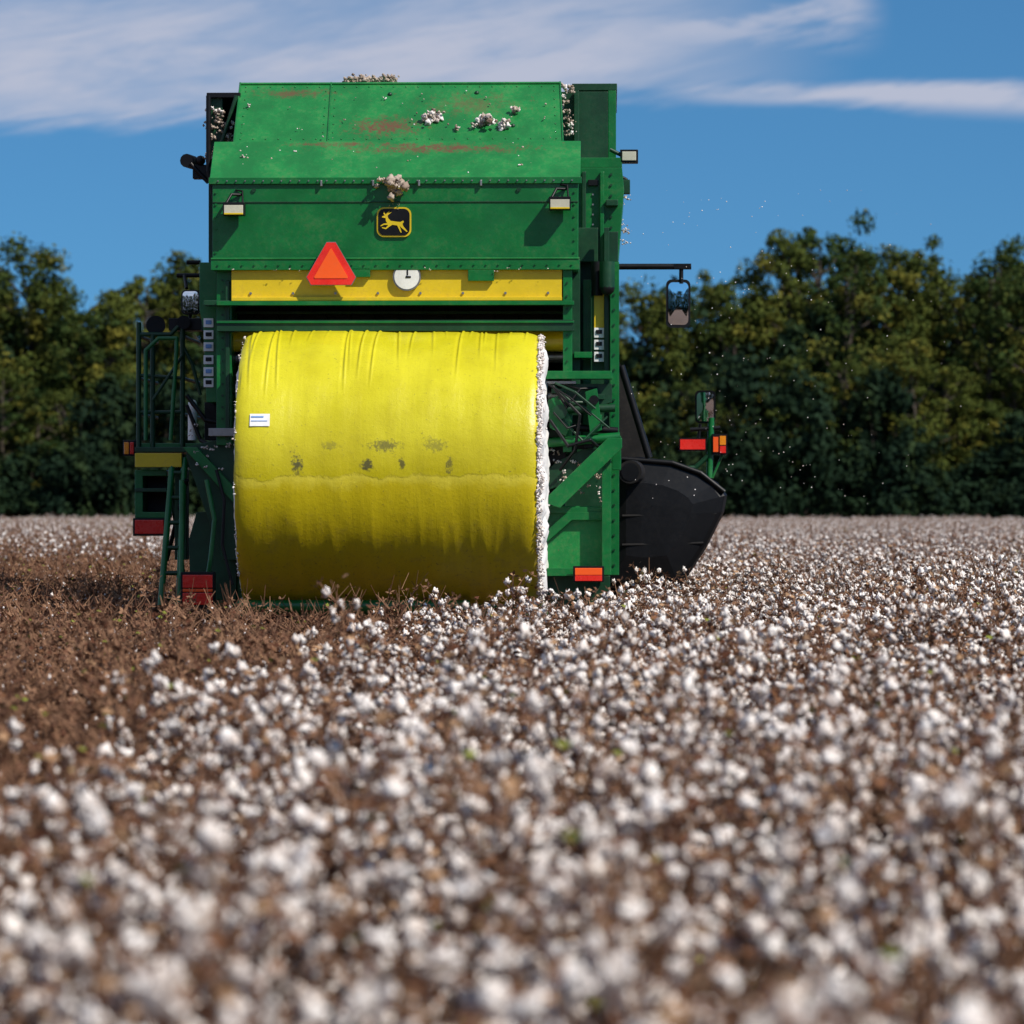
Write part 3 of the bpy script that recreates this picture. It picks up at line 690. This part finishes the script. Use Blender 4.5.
# ------------------------------------------------------------------ tree line
def foliage(name,a,b,c3,k=.6):
    m,nt,bs=newmat(name); g_=nt.nodes.new('ShaderNodeNewGeometry'); oi=nt.nodes.new('ShaderNodeObjectInfo'); v=objco(nt)
    n=noisef(nt,.4,2,.5,v)
    c=mix(nt,mth(nt,'ADD',mth(nt,'MULTIPLY',oi.outputs['Random'],.65),mth(nt,'MULTIPLY',g_.outputs['Random Per Island'],.35)),a,b)
    c=mix(nt,mth(nt,'MULTIPLY',smooth(nt,n,.5,.68),k),c,c3)
    nt.links.new(c,bs.inputs['Base Color']); bs.inputs['Roughness'].default_value=.8; bs.inputs['Specular IOR Level'].default_value=.1
    return m
m_leaf=foliage('tree_foliage',(.014,.040,.012),(.085,.10,.016),(.20,.17,.026),.65)  # yellow-green noise patches put the look of sunlit tops into the leaf colour
m_leafd=foliage('shaded_understory_foliage',(.006,.018,.010),(.016,.034,.013),(.032,.052,.014))  # shade at the foot of the tree line is put into this dark colour
m_bark=paint('tree_bark',(.07,.055,.045),.9,amt=.3)
def clump(gr,c,r,n,s,mat):
    for i in range(n):
        d=Vector((random.gauss(0,1),random.gauss(0,1),random.gauss(0,1))).normalized(); rad=r*random.uniform(.35,1.2)
        p=Vector(c)+Vector((d.x*rad,d.y*rad,d.z*rad*.8))
        nn=(d+Vector((random.gauss(0,.5),random.gauss(0,.5),random.gauss(0,.5)+.15))).normalized(); q=nn.to_track_quat('Z','Y'); ss=s*random.uniform(.6,1.3); a=random.random()*6.28
        u=q@Vector((math.cos(a),math.sin(a),0))*ss; w=q@Vector((-math.sin(a),math.cos(a),0))*ss*.6
        gr.add([p-u,p-w,p+u,p+w],[(0,1,2,3)],mat)
def tree(nm,coll,style):
    gr=G(nm); H=18.
    gr.tube((0,0,0),(0,0,H*.55),.28,m_bark,8,.18); gr.tube((0,0,H*.55),(random.gauss(0,.4),0,H*.93),.18,m_bark,8,.05)
    n={'tall':84,'round':92,'open':64}[style]
    sub=[(random.gauss(0,1.0),random.gauss(0,1.0)) for _ in range(4)]
    for i in range(n):
        t=(i+.5)/n; a=i*2.4+random.random()*.8
        if style=='tall': rad=3.6*math.sin(math.pi*min(1,(1.04-t)*.60+.02))**.75
        elif style=='round': rad=4.6*math.sin(math.pi*(.12+.78*t))**.7
        else: rad=4.2*math.sin(math.pi*(.1+.83*t))
        z=H*(.18+.79*t); rr=rad*random.uniform(.3,1.05); sb=sub[int(t*3.99)]; c=Vector((math.cos(a)*rr+sb[0]*t,math.sin(a)*rr+sb[1]*t,z+random.gauss(0,.6)))
        if i%2==0: gr.tube((0,0,max(1,z-1.8)),c,.09,m_bark,5,.03)
        cr_=random.choice((.55,.8,1.0,1.4))*random.uniform(.8,1.15)*(1.15-.35*t); clump(gr,c,cr_,int(150*cr_),.165,m_leaf)
    return meshobj(nm,gr,coll)
def shrub(nm,coll):
    gr=G(nm)
    for i in range(30):
        a=random.random()*6.28; rr=random.uniform(0,3.2); z=random.uniform(.3,8.5)*(1-rr/6); c=(math.cos(a)*rr,math.sin(a)*rr,z)
        if i%3==0: gr.tube((0,0,.0),c,.07,m_bark,5,.03)
        clump(gr,c,random.uniform(.8,1.5),150,.24,m_leafd)
    return meshobj(nm,gr,coll)
TC=bpy.data.collections.new('tree_kinds')
for k,s in enumerate(('tall','round','open','tall','round','open','tall','open')): tree('tree_%02d'%k,TC,s)
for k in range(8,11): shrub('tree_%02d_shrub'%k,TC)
pts=[];rot=[];scl=[];idx=[]
def addtree(px,top,y,i=None,w=1.):
    x=(px-512)/FP*abs(y); H=CAMH+(507-top)/FP*abs(y); pts.append((x,y,0)); rot.append((0,0,random.uniform(0,6.28)))
    s=H/18.0; i=random.randint(0,7) if i is None else i; scl.append((w*(.5+.5*s)*1.0,w*(.5+.5*s),s)); idx.append(i)
prof=[(-90,250),(-50,262),(-10,262),(28,246),(60,274),(85,300),(112,288),(145,268),(180,260),(215,268),(300,280),(400,280),(500,285),(600,290),(640,290),(668,298),(700,276),(735,286),(762,268),(790,238),(818,218),(846,244),(872,278),(900,254),(938,242),(962,268),(990,248),(1018,248),(1050,250),(1090,240),(1130,262)]
def topat(px):
    for (a,ta),(b,tb) in zip(prof,prof[1:]):
        if a<=px<=b: return ta+(tb-ta)*(px-a)/(b-a)
    return 262
for px,t in prof: addtree(px,t,random.uniform(240,250),w=1.)
for px in range(-330,-90,38): addtree(px,random.uniform(240,285),245)
for px in range(1160,1400,38): addtree(px,random.uniform(235,280),245)
for k,(dy,off) in enumerate(((236,80),(256,22),(268,30))):
    px=-330
    while px<1400:
        px+=random.uniform(22,40); addtree(px,topat(px)+off+random.uniform(0,60 if k else 110),dy+random.uniform(-2,3),w=random.uniform(.75,1.1))
for dy in (232,243,262):
    px=-340
    while px<1400:
        px+=random.uniform(20,34); x=(px-512)/FP*dy; pts.append((x,dy+random.uniform(-1,1),0)); rot.append((0,0,random.uniform(0,6.28))); s=random.choice((.4,.6,.8,1.0,1.3))*random.uniform(.85,1.15)*(1 if dy<240 else 1.4); scl.append((max(.8,s*.8),max(.8,s*.8),s)); idx.append(random.randint(8,10))
for px in range(-1800,2800,110): addtree(px,random.uniform(-40,60),-150)   # unseen trees added behind the camera for the mirrors to reflect
for px in range(-1800,2800,120): pts.append(((px-512)/FP*150,-146,0)); rot.append((0,0,px)); scl.append((1,1,1)); idx.append(8+px%3)  # unseen shrubs added below those trees, also for the mirror reflection
instancer('distant_trees',pts,rot,scl,idx,TC)

g=G('airborne_lint')
for i in range(240):
    y=random.uniform(29,38); px=random.gauss(740,90); py=random.uniform(190,505); x=(px-512)/FP*y
    if px<625 : continue
    lump(g,(x,y,CAMH-(py-507)/FP*y),random.uniform(.002,.006),m_lint,ICO1,.4)
g.finish(0)

# ------------------------------------------------------------------ sun, sky
EL,AZ=R(46),R(130)
S=Vector((math.sin(AZ)*math.cos(EL),math.cos(AZ)*math.cos(EL),math.sin(EL)))
sl=bpy.data.lights.new('sun','SUN'); sl.energy=5.0; sl.angle=R(.53); sl.color=(1,.93,.83)
so=bpy.data.objects.new('sun',sl); so.rotation_euler=S.to_track_quat('Z','Y').to_euler(); scene.collection.objects.link(so)
w=bpy.data.worlds.new('World'); scene.world=w; w.use_nodes=True; nt=w.node_tree
bg=nt.nodes['Background']; tc=N(nt,'ShaderNodeTexCoord'); sx=N(nt,'ShaderNodeSeparateXYZ'); nt.links.new(tc.outputs['Generated'],sx.inputs[0])
x,y,z=sx.outputs
va=N(nt,'ShaderNodeVectorMath'); va.operation='ADD'; nt.links.new(tc.outputs['Generated'],va.inputs[0]); va.inputs[1].default_value=(0,0,.115)
vn=N(nt,'ShaderNodeVectorMath'); vn.operation='NORMALIZE'; nt.links.new(va.outputs[0],vn.inputs[0])
sk=N(nt,'ShaderNodeTexSky'); sk.sky_type='NISHITA'; sk.sun_disc=False; sk.sun_elevation=EL; sk.sun_rotation=AZ; sk.air_density=1.; sk.dust_density=.2; sk.ozone_density=3.
nt.links.new(vn.outputs[0],sk.inputs[0])
az=mth(nt,'ARCTAN2',x,y); el=mth(nt,'ARCSINE',z)
ix=mth(nt,'ADD',mth(nt,'MULTIPLY',az,3.75),.512); iy=mth(nt,'SUBTRACT',.507,mth(nt,'MULTIPLY',el,3.75))
cv=N(nt,'ShaderNodeCombineXYZ'); nt.links.new(mth(nt,'MULTIPLY',ix,1.0),cv.inputs[0]); nt.links.new(mth(nt,'ADD',mth(nt,'MULTIPLY',iy,5.5),mth(nt,'MULTIPLY',ix,1.0)),cv.inputs[1])
n1=noisef(nt,3.2,8,.6,cv.outputs[0],.4); n2=noisef(nt,9,8,.6,cv.outputs[0],.6)
nn=mth(nt,'ADD',mth(nt,'MULTIPLY',n1,.7),mth(nt,'MULTIPLY',n2,.3))
wob=mth(nt,'MULTIPLY',mth(nt,'SUBTRACT',nn,.5),.09)
d=mth(nt,'ADD',mth(nt,'SUBTRACT',mth(nt,'SUBTRACT',.138,mth(nt,'MULTIPLY',ix,.04)),iy),wob)
A1=smooth(nt,d,-.004,.022)
A1=mth(nt,'MULTIPLY',A1,smooth(nt,mth(nt,'ADD',ix,mth(nt,'MULTIPLY',wob,3.)),.86,.60))
A1=mth(nt,'MULTIPLY',A1,mth(nt,'ADD',mth(nt,'MULTIPLY',smooth(nt,nn,.34,.62),.55),.42))
topf=smooth(nt,iy,-.03,.05); A1=mth(nt,'MULTIPLY',A1,mth(nt,'ADD',mth(nt,'MULTIPLY',topf,.35),.65))
d2=mth(nt,'ABSOLUTE',mth(nt,'ADD',mth(nt,'SUBTRACT',iy,mth(nt,'SUBTRACT',.045,mth(nt,'MULTIPLY',mth(nt,'SUBTRACT',ix,.6),.10))),wob))
A2=mth(nt,'MULTIPLY',mth(nt,'MULTIPLY',smooth(nt,d2,.045,.0),mth(nt,'MULTIPLY',smooth(nt,ix,.895,.84),smooth(nt,ix,.5,.65))),smooth(nt,nn,.32,.55))
d3=mth(nt,'ABSOLUTE',mth(nt,'ADD',mth(nt,'SUBTRACT',iy,mth(nt,'ADD',.090,mth(nt,'MULTIPLY',mth(nt,'SUBTRACT',ix,.7),.05))),mth(nt,'MULTIPLY',wob,.5)))
A3=mth(nt,'MULTIPLY',mth(nt,'MULTIPLY',smooth(nt,d3,.020,.002),smooth(nt,ix,.6,.74)),mth(nt,'ADD',smooth(nt,nn,.3,.6),.25))
al=mth(nt,'MAXIMUM',mth(nt,'MAXIMUM',A1,mth(nt,'MULTIPLY',A2,.8)),mth(nt,'MULTIPLY',A3,.85)); al=mth(nt,'MINIMUM',al,.92)
tint=N(nt,'ShaderNodeMix'); tint.data_type='RGBA'; tint.blend_type='MULTIPLY'; tint.inputs[0].default_value=1; nt.links.new(sk.outputs[0],tint.inputs[6]); tint.inputs[7].default_value=(.42,.84,1.08,1)
col=mix(nt,al,tint.outputs[2],(5.6,5.9,7.2))
nt.links.new(col,bg.inputs[0]); bg.inputs[1].default_value=.09

# ------------------------------------------------------------------ camera
cam=bpy.data.cameras.new('camera'); co=bpy.data.objects.new('camera',cam); scene.collection.objects.link(co); scene.camera=co
co.location=(0,0,CAMH); co.rotation_euler=(R(90),0,0); cam.sensor_width=36; cam.lens=FP/1024*36; cam.shift_y=-5/1024
cam.clip_start=.1; cam.clip_end=6000
cam.dof.use_dof=True; cam.dof.focus_distance=31.; cam.dof.aperture_fstop=3.1
scene.view_settings.view_transform='Standard'; scene.view_settings.look='None'; scene.view_settings.exposure=0
